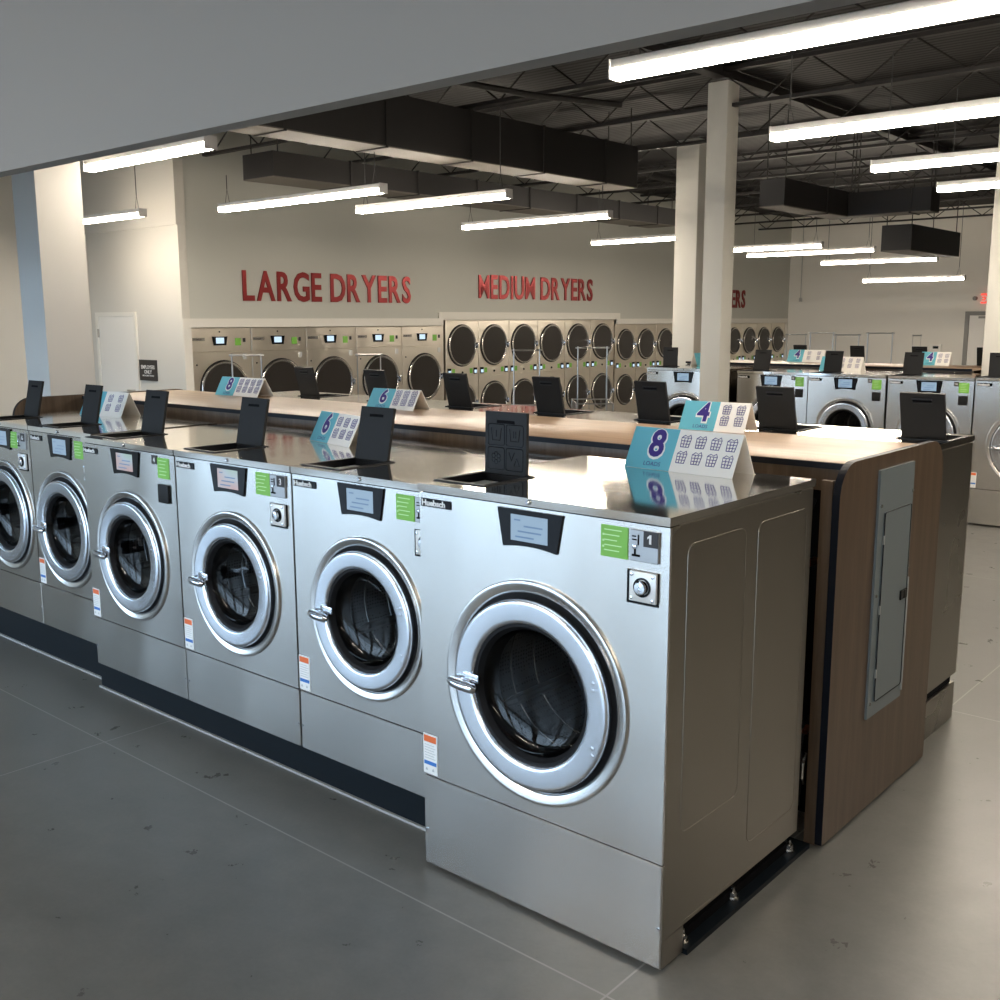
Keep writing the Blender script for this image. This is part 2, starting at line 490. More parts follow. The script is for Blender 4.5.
    bz = MB().prism(pts[::-1], 'y', -.007, .004).obj('display_bezel', 'black_gloss', R)
    sc = MB().box(dx-.0745, dx+.0745, -.0085, -.006, top-.101, top-.017).obj('screen', 'screen', bz)
    mb = MB()
    for i, (a, b_) in enumerate(((-.06, -.035), (-.02, .055), (-.045, .05), (-.055, .02))):
        zz = top-.032-i*.018
        mb.box(dx+a, dx+b_, -.0092, -.0084, zz-.004, zz+.001)
    mb.obj('screen_text', 'screen_text', sc)
    # brand plate
    bp = MB().box(.012, .155, -.004, .002, h-.079, h-.050, .002, 1).obj('brand_plate', 'black_gloss', R)
    text('brand_lettering', 'Huebsch', .0205, 'white_print', bp, (.019, -.0045, h-.0735), bold=.035, depth=.001, sx=1.13)
    # warning sticker low on the left
    st = MB().box(.004, .072, -.0015, .001, seam+.008, seam+.157).obj('warning_sticker', 'white_print', R)
    MB().box(.008, .068, -.0024, -.0014, seam+.128, seam+.152).obj('orange_band', 'orange_print', st)
    MB().box(.008, .068, -.0024, -.0014, seam+.042, seam+.056).obj('blue_band', 'blue_print', st)
    mb = MB()
    for i in range(6):
        zz = seam+.066+i*.010; mb.box(.011, .064-.006*(i % 2), -.0024, -.0014, zz, zz+.002)
    for a in (.014, .046): mb.prism([(a, seam+.02), (a+.012, seam+.02), (a+.006, seam+.032)], 'y', -.0024, -.0014)
    mb.obj('fine_print', 'grey_print', st)
    # screws on the lower panel
    sz = .145 if skirt else .10
    for xx in (.014, w-.014): MB().lathe_y(xx, sz, [(.006, -.001), (.005, -.004), (0, -.0045)], 12).obj('panel_screw', 'chrome', R)
    if skirt:
        MB().box(.03, w-.03, .16, depth-.03, .0, .05).obj('base_frame', 'black_gap', R)
    return R

def coin_unit(R, x, z, num, key=True, nz=None):
    """start instructions, number and keyed coin box, at the right of the front"""
    g = MB().box(x-.105, x-.008, -.003, .001, z-.096, z, .001, 1).obj('instruction_sticker', 'green_label', R)
    mb = MB()
    for i in range(5):
        zz = z-.012-i*.0155; mb.box(x-.092, x-.030-.008*(i % 3), -.0036, -.0028, zz-.003, zz)
    for i in range(3): mb.box(x-.098, x-.092, -.0036, -.0028, z-.032-i*.018, z-.026-i*.018)
    mb.obj('sticker_print', 'green_pale', g)
    p = MB().box(x, x+.100, -.008, .001, z-.094, z, .002, 1).obj('coin_plate', 'plate_grey', R)
    mb = MB().box(x+.018, x+.024, -.010, -.0075, z-.075, z-.052)
    mb.box(x+.012, x+.038, -.012, -.0075, z-.079, z-.073)
    mb.box(x+.030, x+.034, -.010, -.0075, z-.045, z-.014)
    mb.box(x+.010, x+.024, -.009, -.0075, z-.022, z-.018); mb.box(x+.010, x+.026, -.009, -.0075, z-.032, z-.028)
    mb.obj('coin_slots', 'black_gap', p)
    MB().lathe_y(x+.021, z-.050, [(.008, -.008), (.007, -.014), (0, -.016)], 16).obj('return_button', 'chrome', p)
    npl = MB().box(x+.050, x+.099, -.0100, -.0078, z-.047, z-.001).obj('number_plate', 'sign_dark', p)
    if num == 1:
        a, zc = x+.073, z-.037
        MB().prism([(a-.003, zc), (a+.004, zc), (a+.004, zc+.027), (a-.001, zc+.027), (a-.009, zc+.020), (a-.009, zc+.014), (a-.003, zc+.018)], 'y', -.0112, -.0098).obj('number', 'white_print', npl)
    else:
        text('number', str(num), .027, 'white_print', npl, (x+.074, -.0105, z-.038), bold=.012, depth=.001, align='CENTER')
    if key:
        kx0, kx1, kz1 = x-.002, x+.098, z-.122
        f = MB().box(kx0-.006, kx1+.001, -.004, .001, kz1-.100, kz1+.001).obj('lock_recess', 'black_gloss', R)
        k = MB().box(kx0+.008, kx1, -.014, -.003, kz1-.090, kz1, .003, 2).obj('lock_plate', 'plate_silver', R)
        c_ = ((kx0+.008+kx1)/2, kz1-.045)
        MB().lathe_y(*c_, [(.029, -.014), (.029, -.018), (.024, -.0185), (.022, -.0145)], 28).obj('lock_collar', 'black_gloss', k)
        MB().lathe_y(*c_, [(.021, -.014), (.021, -.026), (.017, -.030), (.006, -.031), (.005, -.028), (0, -.028)], 28).obj('lock_cylinder', 'chrome', k)
        for u in (kx0+.018, kx1-.010):
            for v in (kz1-.080, kz1-.010): MB().lathe_y(u, v, [(.0055, -.014), (.005, -.018), (0, -.019)], 10).obj('plate_screw', 'chrome', k)

def card_unit(R, x, z, num):
    """number plate, instruction sticker and card reader"""
    n = MB().box(x-.047, x-.003, -.004, .001, z-.034, z+.008).obj('number_plate', 'sign_dark', R)
    text('number', str(num), .022, 'white_print', n, (x-.025, -.0045, z-.024), bold=.02, depth=.001, align='CENTER')
    g = MB().box(x, x+.098, -.003, .001, z-.098, z, .001, 1).obj('instruction_sticker', 'green_label', R)
    mb = MB()
    for i in range(5):
        zz = z-.012-i*.0165; mb.box(x+.014, x+.078-.008*(i % 3), -.0036, -.0028, zz-.003, zz)
    mb.obj('sticker_print', 'green_pale', g)
    MB().box(x+.004, x+.092, -.012, .001, z-.214, z-.125, .004, 2).obj('card_reader', 'charcoal_plastic', R)

big = make_washer(1.012, 1.42, .375, .78, .356, .952, True, hop=(.010, .226, .085, .335), lean=.004, relief=True)
med = make_washer(.858, 1.2128, .328, .647, .257, .94, False, hop=(.012, .235, .06, .335), lean=.048)
smallb = make_washer(.722, 1.185, .300, .610, .251, .78, False, hop=(.012, .235, .10, .354), disp=.365)
small = make_washer(.722, 1.185, .336, .618, .251, .78, False, hop=(.060, .262, .05, .29), disp=.365, lean=.05)

def place(proto, x, y, z, rz=0, sx=1.):
    o = copy_tree(proto); o.location = (x, y, z); o.rotation_euler = (0, 0, rz); o.scale = (sx, 1, 1)
    return o
def child(o, name):
    for c_ in o.children:
        if c_.name.split('.')[0] == name: return c_
def drop(o):
    for c_ in list(o.children): drop(c_)
    bpy.data.objects.remove(o)

GA = 'washers in the front row facing the windows'
w1 = place(big, -1.014, 0, 0); coin_unit(w1, .875, 1.373, 1)
tag(w1, 'largest stainless washer at the near end of the front row, numbered 1', 'washing machine', GA)
# only this one has the moulded flap in sight
for ch in list(child(big, 'hopper_flap').children):
    if ch.name.startswith('moulded'): bpy.data.objects.remove(ch)
w2 = place(med, -1.882, .13, .173); coin_unit(w2, .722, 1.166, 2)
tag(w2, 'stainless washer directly left of the large number 1 washer', 'washing machine', GA)
w3 = place(med, -2.744, .13, .173); coin_unit(w3, .722, 1.168, 3)
tag(w3, 'stainless washer numbered 3, third from the near end of the front row', 'washing machine', GA)
w4 = place(med, -3.606, .13, .173); card_unit(w4, .712, 1.165, 4)
tag(w4, 'stainless washer numbered 4 with a rainbow tinted screen and a black card reader', 'washing machine', GA)
w5 = place(small, -4.453, .25, .196); coin_unit(w5, .63, 1.135, 5)
tag(w5, 'smaller stainless washer just left of the number 4 washer, fifth in the front row', 'washing machine', GA)
w6 = place(small, -5.178, .25, .196); coin_unit(w6, .58, 1.135, 6)
tag(w6, 'smaller stainless washer cut by the left edge, last in the front row', 'washing machine', GA)

# rainbow film on two screens
m, nt, b = nodes('screen_rainbow')
g = ramp(nt, math_(nt, 'FRACT', math_(nt, 'MULTIPLY', noise(nt, tex_coord(nt, (1, 1, 1)), 5., 0), 1.8)), [(0, (.55, .68, .80)), (.3, (.75, .45, .42)), (.5, (.78, .66, .42)), (.7, (.45, .72, .52)), (1, (.55, .68, .80))])
nt.links.new(g, b.inputs['Emission Color']); b.inputs['Emission Strength'].default_value = .6
b.inputs['Base Color'].default_value = (.05, .05, .05, 1); b.inputs['Roughness'].default_value = .15
for w_ in (w3, w4):
    s_ = child(child(w_, 'display_bezel'), 'screen'); s_.data = s_.data.copy(); s_.data.materials[0] = MATS['screen_rainbow']

def base_box(o):
    MB().box(.006, .716, .012, .74, -.235, -.045, .004, 1).obj('base_box', 'steel_side_shaded', o)
    MB().box(.02, .70, .04, .73, -.045, .0).obj('base_slot', 'black_gap', o)
# row B: back to back with row A, facing away
GB = 'washers in the second row seen from behind'
xb = [-.012, -.736, -1.470, -2.193, -2.93]
namesB = ['small stainless washer at the near end beside the wooden end panel',
          'washer behind the wooden counter, its flap standing just right of the 4 LOADS card',
          'washer behind the wooden counter, its flap standing just left of the 4 LOADS card',
          'washer behind the wooden counter, fourth from the end panel, under MEDIUM DRYERS',
          'washer behind the counter, its flap just right of the 6 LOADS counter card']
for x, l in zip(xb, namesB):
    o = place(smallb, x, 2.75, .235, PI); tag(o, l, 'washing machine', GB)
    base_box(o)
for x, l in ((-3.68, 'washer behind the counter, its flap partly hidden by the 6 LOADS counter card'),
             (-4.44, 'washer behind the wooden counter, its flap just right of the far 8 LOADS card')):
    o = place(smallb, x, 2.75, .235, PI, 1.03); tag(o, l, 'washing machine', GB)
    base_box(o)

# row C: second island, facing us
GC = 'washers of the far island facing the camera'
c0 = place(big, -5.27, 8.0, 0)
tag(c0, 'washer with a bright cream front and blue door ring left of the near column', 'washing machine', GC)
for i, (x, n, l) in enumerate(((-4.085, 15, 'far island washer directly right of the near column'),
                (-3.255, 13, 'far island washer in the middle with its whole display in view'),
                (-2.41, 14, 'far island washer seen behind the nearest black flap of the second row'))):
    o = place(med, x, 8.0, .20, 0, .965); card_unit(o, .712, 1.165, n); tag(o, l, 'washing machine', GC)
c4 = place(big, -1.575, 8.0, 0)
tag(c4, 'large far washer cut by the right edge, orange sticker low on its left', 'washing machine', GC)
# row D
GD = 'washers of the far island facing the back wall'
xd = [-4.33, -3.57, -2.80, -2.05]
ld = ['behind the far 4 LOADS card near the small dryers', 'behind the far 6 card', 'left of the wall box', 'in front of the back door']
for x, l in zip(xd, ld):
    o = place(small, x, 10.75, .235, PI); tag(o, 'far washer showing only its flap '+l, 'washing machine', GD)
    base_box(o)
for p in (big, med, small, smallb): drop(p)

# ------------------------------------------------------------------ curbs under the washers
def curb(x0, x1, y0, y1, z1, label):
    o = MB().box(x0, x1, y0, y1, 0, z1, .006, 1).obj('equipment_base', 'curb_black')
    tag(o, label, 'base')
    MB().box(x0, x1, y0-.012, y0+.002, 0, .010).obj('caulk_line', 'caulk', o)
    return o
curb(-3.70, -1.03, .19, 1.05, .173, 'black concrete base under the three middle washers of the front row')
curb(-5.2, -3.705, .26, 1.05, .196, 'black concrete base, set back, under the two leftmost front washers')
curb(-4.08, -1.62, 8.05, 8.9, .20, 'black concrete base under the three middle far island washers')

# steel base rail under washer 1 with anchor bolts
rail = tag(MB().box(-.10, .008, .14, 1.03, 0, .018).obj('base_rail', 'curb_black'), 'black steel anchor rail on the floor along the side of washer 1', 'rail')
MB().box(-.10, -.085, .14, 1.03, .018, .07).obj('rail_web', 'curb_black', rail)
for yy in (.17, .50, .93):
    mb = MB(); n = 6
    for (rr, za, zb2) in ((.020, .018, .024), (.014, .024, .042), (.007, .042, .062)):
        pts = [(-.028+rr*math.cos(2*PI*k/n+.3), yy+rr*math.sin(2*PI*k/n+.3)) for k in range(n if rr == .014 else 14)] if rr == .014 else \
              [(-.028+rr*math.cos(2*PI*k/14), yy+rr*math.sin(2*PI*k/14)) for k in range(14)]
        mb.prism(pts, 'z', za, zb2)
    mb.obj('anchor_bolt', 'chrome_dull', rail)

# ------------------------------------------------------------------ island 1 counter
def counter(x0, x1, y0, y1, name_label):
    R = empty('folding_counter', (x0, y0, 0)); tag(R, name_label, 'counter')
    L, W = x1-x0, y1-y0
    MB().box(0, L, 0, W, 1.424, 1.45, .004, 2).obj('worktop', 'wood_lit', R)
    MB().box(0, L, -.004, .001, 1.424, 1.447).obj('worktop_edge', 'wood_edge_black', R)
    MB().box(.0, L, .035, .055, 1.335, 1.424).obj('apron', 'wood_shaded', R)
    MB().box(.0, L, W-.055, W-.035, 1.21, 1.424).obj('rear_apron', 'wood_shaded', R)
    MB().box(.0, L-.02, .10, .12, .0, 1.424).obj('inner_wall', 'black_gap', R)
    return R
ct = counter(-5.62, .015, 1.19, 1.985, 'long wood-look counter between the two near rows of washers')
ctl = ct
MB().box(5.590, 5.633, -.13, -.105, 0, 1.40).obj('support_leg', 'wood_shaded', ct)

def end_panel(x0, x1, y0, y1, z1, label, r=.13):
    o = MB().prism(rrect(y0, y1, .012, z1, r, 10, (0, 0, 1, 1)) if False else
                   rrect(y0, y1, .012, z1, r, 10, (0, 0, 1, 1)), 'x', x0, x1)
    me = o.mesh('end_panel', 'wood_edge_black', False)
    me.materials.append(MATS['wood_shaded'])
    for p in me.polygons:
        if abs(p.normal.x) > .9: p.material_index = 1
    return tag(link('end_panel', me), label, 'panel')
end_panel(.018, .046, 1.05, 2.135, 1.462, 'tall wood-look end panel with rounded top corners covering the counter end')
end_panel(-5.66, -5.632, .70, 2.1, 1.456, 'dark edged far-left end panel of the near counter')
# breaker panel on it
R = empty('breaker_panel', (.0462, 1.40, .41)); tag(R, 'tall grey metal electrical breaker panel set in the wooden end panel', 'electrical panel')
PH = .995
MB().prism([(0.03, 0), (.385, .015), (.36, PH), (0.0, PH)] if False else [(0, 0), (.36, 0), (.36, PH), (0, PH)], 'x', 0, .010).obj('cover', 'panel_grey', R)
MB().box(.010, .015, .055, .335, .06, PH-.17, .002, 1).obj('panel_door', 'panel_grey', R)
pts = rrect(.055, .335, .06, PH-.17, .012, 3); pts = [(.0152, a, b_) for a, b_ in pts]
MB().tube(pts+[pts[0]], .0022, 5, False).obj('door_gap', 'wood_edge_black', R)
MB().box(.010, .020, .342, .350, .03, PH*.52, .002, 1).obj('edge_strip', 'panel_grey_edge', R)
mb = MB().box(.014, .022, .262, .292, .435, .475, .002, 1); mb.box(.014, .022, .300, .330, .435, .475, .002, 1)
mb.obj('latch', 'black_gloss', R)
for a, b_ in ((.02, .06), (.02, .5), (.02, PH-.14), (.352, PH-.12), (.352, .12), (.352, .56)):
    MB().tube([(.009, a, b_), (.014, a, b_)], .007, 8).obj('screw', 'chrome_dull', R)
for b_ in (.16, .42, .70): MB().box(.012, .018, .050, .058, b_, b_+.035).obj('hinge', 'panel_grey_edge', R)

# plumbing in the gap behind washer 1
R = empty('water_pipes', (-.115, 1.10, 0)); tag(R, 'copper pipe stub and hoses in the dark gap behind washer 1', 'pipe')
MB().tube([(.0, .13, 1.06), (.0, .0, 1.06), (.03, -.07, 1.06)], .016, 12).obj('copper_stub', 'copper', R)
MB().tube([(.03, .12, .45), (.03, .03, .43), (.03, .0, .35), (.03, .02, .25), (.03, .0, .12)], .012, 8).obj('drain_hose', 'black_rubber', R)
MB().tube([(.05, .02, .33), (.055, -.01, .30), (.055, -.012, .24), (.05, .01, .21)], .007, 8).obj('hose_clip', 'chrome_dull', R)
MB().tube([(.05, .0, .42), (.05, .03, .435)], .012, 8).obj('brass_fitting', 'copper', R)
MB().tube([(.0, .1, 1.3), (.01, .02, 1.25), (0, .01, .9), (.01, .03, .6)], .009, 8).obj('supply_hose', 'black_rubber', R)

ct2 = counter(-5.45, -1.965, 9.18, 9.96, 'long wood-look counter on the far island of washers')
ct2['label'] = 'distant wood-look counter running along the far island of washers'

# ------------------------------------------------------------------ tent cards
def tent(num, w, tw, cols, x, y, z, rz, label, front_h=.157):
    R = empty('tent_card', (x, y, z), rz); tag(R, label, 'sign', 'tent cards giving the number of loads')
    run, t = .072, .003
    ang = math.atan2(run, front_h-.009)
    M = Matrix.Rotation(-ang, 4, 'X')
    H = math.hypot(run, front_h-.009)
    mb = MB().box(0, w, -t/2, t/2, .0, H).xform(M)
    mb2 = MB().box(0, w, -t/2, t/2, .0, H).xform(Matrix.Translation((0, 2*run+.004, 0)) @ Matrix.Rotation(ang, 4, 'X'))
    me2 = bpy.data.meshes.new('tmp'); mb2.bm.to_mesh(me2); mb.bm.from_mesh(me2); mb2.bm.free(); bpy.data.meshes.remove(me2)
    mb.obj('folded_card', 'card_white', R)
    tl = MB().box(0, tw, -t/2-.0008, -t/2, .0, H).xform(M).obj('teal_field', 'card_teal', R)
    def T(name, s, hh, m_, u, v, off, **kw):
        o = text(name, s, hh, m_, tl, (0, 0, 0), **kw)
        o.rotation_euler = (-ang, 0, 0); o.location = M @ Vector((u, off, v)); return o
    T('number_outline', str(num), .66*H-.002, 'white_print', tw*.60, H*.31, -.0026, bold=.075, depth=.0006, align='CENTER', sx=.92)
    T('number', str(num), .66*H-.002, 'ink_purple', tw*.60, H*.33, -.0034, bold=.030, depth=.0006, align='CENTER', sx=.92)
    T('loads_lettering', 'LOADS', .017, 'ink_purple', tw*.60, H*.085, -.0026, depth=.0004, align='CENTER', sx=1.05)
    mb = MB()
    cw = (w-tw)/(cols+.15); y_ = -.0024
    for rI in range(2):
        for cI in range(cols):
            u = tw+cw*(cI+.58); v = H*(.60 if rI == 0 else .22)
            a, b_, hh = .017, .021, .036
            def L(p, rr=.0013):
                mb.tube([(q[0], y_, q[1]) for q in p], rr, 4)
            L([(u-a, v), (u+a, v), (u+b_, v+hh), (u-b_, v+hh), (u-a, v)], .0017)
            for f_ in (1/3, 2/3): L([(u-a+2*a*f_, v), (u-b_+2*b_*f_, v+hh)])
            for f_ in (1/3, 2/3): L([(u-a-(b_-a)*f_, v+hh*f_), (u+a+(b_-a)*f_, v+hh*f_)])
            L([(u-b_, v+hh), (u-b_*.4, v+hh+.010), (u+b_*.2, v+hh+.004), (u+b_*.7, v+hh+.012), (u+b_, v+hh)], .0015)
    mb.xform(M); mb.obj('basket_symbols', 'ink_purple', R)
    return R
tent(8, .475, .205, 4, -.700, .792, 1.420, math.radians(-4), '8 LOADS tent card on top of washer 1 at the near end')
tent(6, .41, .19, 3, -2.575, .785, 1.386, math.radians(-13), '6 LOADS tent card turned askew on the washer tops behind the number 2 flap', .15)
tent(4, .41, .20, 2, -4.915, .80, 1.381, math.radians(8), 'tent card at far left with its teal part behind a black flap')
tent(4, .34, .185, 2, -1.112, 1.86, 1.450, math.radians(3), '4 LOADS tent card on the near end of the wood counter', .142)
tent(6, .385, .19, 3, -3.222, 1.74, 1.450, math.radians(3), '6 LOADS tent card on the middle of the wood counter', .125)
tent(8, .475, .205, 4, -4.93, 1.83, 1.450, math.radians(2), '8 LOADS tent card on the wood counter before the large dryers', .135)
tent(4, .47, .20, 2, -4.36, 9.78, 1.450, 0, '4 LOADS tent card on the far counter near the small dryers')
tent(6, .47, .20, 3, -3.45, 8.70, 1.413, 0, 'far tent card on a washer top, teal side hidden by a black flap')
tent(4, .33, .17, 2, -2.72, 9.76, 1.450, 0, 'far tent card on the far counter below the white wall box')
tent(6, .33, .20, 2, -5.02, 8.72, 1.420, math.radians(62), 'tent card seen edge-on atop the cream washer by the columns')

# ------------------------------------------------------------------ dryers
XL = -10.93
def dryer_door(R, cx, cz, r, parent_name='door', right=True):
    D = MB().lathe_y(cx, cz, [(r, .002), (r, -.022), (r*.97, -.032), (r*.93, -.032), (r*.90, -.024), (r*.885, -.010)], 48).obj('door', 'chrome_dull', R)
    MB().lathe_y(cx, cz, [(r*1.035, .001), (r*1.03, -.012), (r*.995, -.014), (r*.99, .001)], 48).obj('door_seal', 'black_rubber', D)
    MB().lathe_y(cx, cz, [(r*.89, -.014), (r*.4, -.014), (0, -.014)], 48).obj('door_glass', 'dryer_glass', D)
    s = 1 if right else -1
    mb = MB().box(cx+s*(r*.94)-.014, cx+s*(r*.94)+.014, -.075, -.03, cz-.05, cz+.05, .006, 2)
    mb.box(cx+s*(r*.86)-.012, cx+s*(r*.86)+.030, -.05, -.03, cz-.02, cz+.02, .004, 1)
    mb.obj('handle', 'chrome', D)
    return D
def large_dryer():
    R = empty('tumble_dryer'); w, h = .983, 1.88
    mb = MB().box(.004, w-.004, .012, 1.0, 0, h); mb.obj('cabinet', 'steel_dryer', R)
    MB().box(.006, w-.006, 0, .012, 1.557, h-.004, .003, 1).obj('control_panel', 'steel_dryer', R)
    MB().box(.006, w-.006, 0, .012, .004, 1.550, .003, 1).obj('front_panel', 'steel_dryer', R)
    dryer_door(R, w*.52, 1.04, .385)
    dx = w*.47
    bz = MB().prism([(dx+.125, 1.76), (dx-.125, 1.76), (dx-.10, 1.64), (dx+.10, 1.64)], 'y', -.008, .001).obj('display_bezel', 'black_gloss', R)
    MB().box(dx-.065, dx+.065, -.010, -.007, 1.665, 1.745).obj('screen', 'screen_dryer', bz)
    MB().box(w-.27, w-.175, -.004, .001, 1.635, 1.735).obj('instruction_sticker', 'green_label', R)
    MB().box(w-.14, w-.10, -.010, .001, 1.68, 1.735, .003, 1).obj('number_plate', 'sign_dark', R)
    MB().box(w-.155, w-.09, -.012, .001, 1.44, 1.52, .004, 1).obj('lock_plate', 'plate_silver', R)
    MB().lathe_y(dx, 1.825, [(.012, 0), (.011, -.006), (0, -.008)], 12).obj('indicator', 'black_gloss', R)
    bp = MB().box(.03, .22, -.004, .001, 1.705, 1.745).obj('brand_plate', 'chrome_dull', R)
    text('brand_lettering', 'Huebsch', .022, 'sign_dark', bp, (.045, -.0045, 1.714), bold=.02, depth=.001, sx=1.2)
    MB().lathe_y(.08, 1.38, [(.012, 0), (.011, -.006), (0, -.008)], 12).obj('door_stop', 'black_gloss', R)
    return R
def stack_dryer(w, h, r, czu, czl, zc):
    R = empty('stacked_dryer')
    MB().box(.004, w-.004, .012, 1.0, 0, h).obj('cabinet', 'steel_dryer', R)
    MB().box(.006, w-.006, 0, .012, zc+.075, h-.004, .003, 1).obj('upper_front', 'steel_dryer', R)
    MB().box(.006, w-.006, 0, .012, zc-.075, zc+.070, .003, 1).obj('control_panel', 'steel_dryer', R)
    MB().box(.006, w-.006, 0, .012, .004, zc-.080, .003, 1).obj('lower_front', 'steel_dryer', R)
    dryer_door(R, w*.5, czu, r); dryer_door(R, w*.5, czl, r)
    for xx in (.085, w-.085):
        b_ = MB().box(xx-.045, xx+.045, -.012, .001, zc-.045, zc+.065, .004, 1).obj('display_bezel', 'black_gloss', R)
        MB().box(xx-.032, xx+.032, -.014, -.011, zc-.028, zc+.028).obj('screen', 'screen_dryer', b_)
    for xx in (.19, w-.19):
        MB().box(xx-.035, xx+.035, -.004, .001, zc-.03, zc+.055).obj('instruction_sticker', 'green_label', R)
    MB().lathe_y(w/2, zc-.01, [(.02, 0), (.018, -.012), (0, -.014)], 14).obj('lint_lock', 'black_gloss', R)
    return R
ORD = ['first', 'second', 'third', 'fourth', 'fifth', 'sixth', 'seventh', 'eighth', 'ninth', 'tenth']
pr = large_dryer()
for i in range(5):
    o = place(pr, XL, 5.51+.984*i, 0, PI/2)
    tag(o, '%s large single-door dryer counting from the left under LARGE DRYERS' % ORD[i], 'dryer', 'large dryers set in the wall')
drop(pr)
pr = stack_dryer(.833, 1.975, .352, 1.54, .535, 1.085)
for i in range(6):
    o = place(pr, XL, 10.47+.8375*i, 0, PI/2)
    tag(o, '%s double stacked medium dryer counting from the left under MEDIUM DRYERS' % ORD[i], 'dryer', 'medium stacked dryers set in the wall')
drop(pr)
pr = stack_dryer(.772, 1.88, .315, 1.46, .52, 1.02)
for i in range(10):
    if i < 3: l = '%s stacked small dryer right of the six medium ones, left of the columns' % ORD[i]
    elif i < 6: l = 'stacked small dryer mostly hidden behind the two columns, %s of the ten small ones' % ORD[i]
    else: l = 'stacked small dryer right of the columns, %s from the corner' % ORD[9-i]
    o = place(pr, XL, 15.53+.778*i, 0, PI/2); tag(o, l, 'dryer', 'small stacked dryers set in the wall')
drop(pr)

# ------------------------------------------------------------------ lettering on the dryer wall
def wall_sign(s, y0, y1, z0, z1, label):
    R = empty('wall_lettering', (-10.9, y0, z0), PI/2); tag(R, label, 'sign', 'red dimensional letters naming the dryers')
    h = z1-z0
    # measure each letter, then stretch the row to its real width
    adv = []; x = 0
    for ch in s:
        if ch == ' ': x += .42*h; continue
        me, w = text_mesh(ch, h, 'red_letters', depth=.018, bold=.008 if ch == 'M' else .021)
        adv.append((ch, x, w)); x += w+.13*h
    tot = adv[-1][1]+adv[-1][2]; k = (y1-y0)/tot
    for ch, xx, w in adv:
        o = link('letter', text_mesh(ch, h, 'red_letters', depth=.018, bold=.008 if ch == 'M' else .021)[0], R)
        o.location = (xx*k, -.012, 0); o.scale = (k, 1, 1)
wall_sign('LARGE DRYERS', 6.36, 9.62, 2.262, 2.685, 'red LARGE DRYERS lettering on the grey wall above the large dryers')
wall_sign('MEDIUM DRYERS', 11.28, 14.66, 2.355, 2.775, 'red MEDIUM DRYERS lettering on the grey wall above the stacked dryers')
wall_sign('SMALL DRYERS', 17.95, 21.0, 2.262, 2.685, 'red lettering mostly hidden by the columns, only its last letters RS in sight')

# ------------------------------------------------------------------ shell
ZC = 4.55
struct('floor', MB().box(-13.6, 6.3, -6.3, 23.7, -.1, 0), 'concrete')
mb = MB().box(-13.6, 6.3, -.95, 23.7, ZC, ZC+.1)
struct('ceiling', mb, 'roof_deck')
struct('ceiling_2', MB().box(-13.6, 6.3, -6.3, -.95, 3.05, 3.15), 'ceiling_white')
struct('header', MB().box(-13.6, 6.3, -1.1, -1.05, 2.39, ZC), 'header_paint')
# dryer wall
mb = MB().box(-11.2, -10.9, 5.42, 10.26, 1.99, ZC)
mb.box(-11.2, -10.9, 10.26, 15.65, 2.095, ZC); mb.box(-11.2, -10.9, 15.65, 23.4, 1.985, ZC)
mb.box(-11.2, -10.9, 5.42, 5.44, 0, 1.99); mb.box(-12.2, -12.1, 5.52, 23.4, 0, ZC)
struct('wall_left', mb, 'wall_paint_grey')
mb = MB().box(-10.925, -10.885, 5.385, 10.28, 1.885, 2.005)
mb.box(-10.925, -10.885, 5.385, 5.505, 0, 1.885)
mb.box(-10.925, -10.885, 10.28, 10.38, 1.885, 2.11); mb.box(-10.925, -10.885, 10.38, 15.55, 1.98, 2.11)
mb.box(-10.925, -10.885, 15.55, 15.64, 1.885, 2.11); mb.box(-10.925, -10.885, 15.64, 23.38, 1.885, 1.995)
mb.box(-10.925, -10.885, 23.31, 23.39, 0, 1.885)
struct('trim_1', mb, 'wall_trim_paint')
struct('wall_alcove', MB().box(-13.3, -10.893, 5.38, 5.5, 0, 3.22), 'wall_paint_warm')
struct('wall_alcove_upper', MB().box(-13.3, -10.88, 5.355, 5.5, 3.22, ZC), 'wall_paint_warm')
struct('wall_far_left', MB().box(-13.45, -13.3, -6.2, 5.5, 0, ZC), 'wall_paint_warm')
struct('wall_back', MB().box(-12.2, 6.3, 23.4, 23.55, 0, ZC), 'wall_paint_warm_lit')
struct('wall_right', MB().box(6.0, 6.15, -6.2, 23.4, 0, ZC), 'frame_grey')
# front wall with the shop windows
wx = [(-12.6, -10.2), (-9.8, -7.4), (-7.0, -4.6), (-4.2, -1.8), (-1.4, 1.0), (1.4, 1.9)]
mb = MB().box(-13.45, 6.15, -6.2, -6.05, 2.75, 3.1); mb.box(-13.45, 6.15, -6.2, -6.05, 0, .08)
e = [-13.45]+[v for p in wx for v in p]+[6.15]
for a, b_ in zip(e[::2], e[1::2]): mb.box(a, b_, -6.2, -6.05, .08, 2.75)
struct('wall_front', mb, 'wall_paint_warm')
for i, (a, b_) in enumerate(wx):
    mb = MB()
    for q in (a, (a+b_)/2-.025, b_-.05): mb.box(q, q+.05, -6.16, -6.09, .08, 2.75)
    for q in (.08, 2.15, 2.70): mb.box(a, b_, -6.155, -6.095, q, q+.05)
    struct('window_%d' % (i+1), mb, 'window_frame')
g_ = struct('ground_outside', MB().box(-40, 30, -60, -6.4, -.25, -.15), 'asphalt')

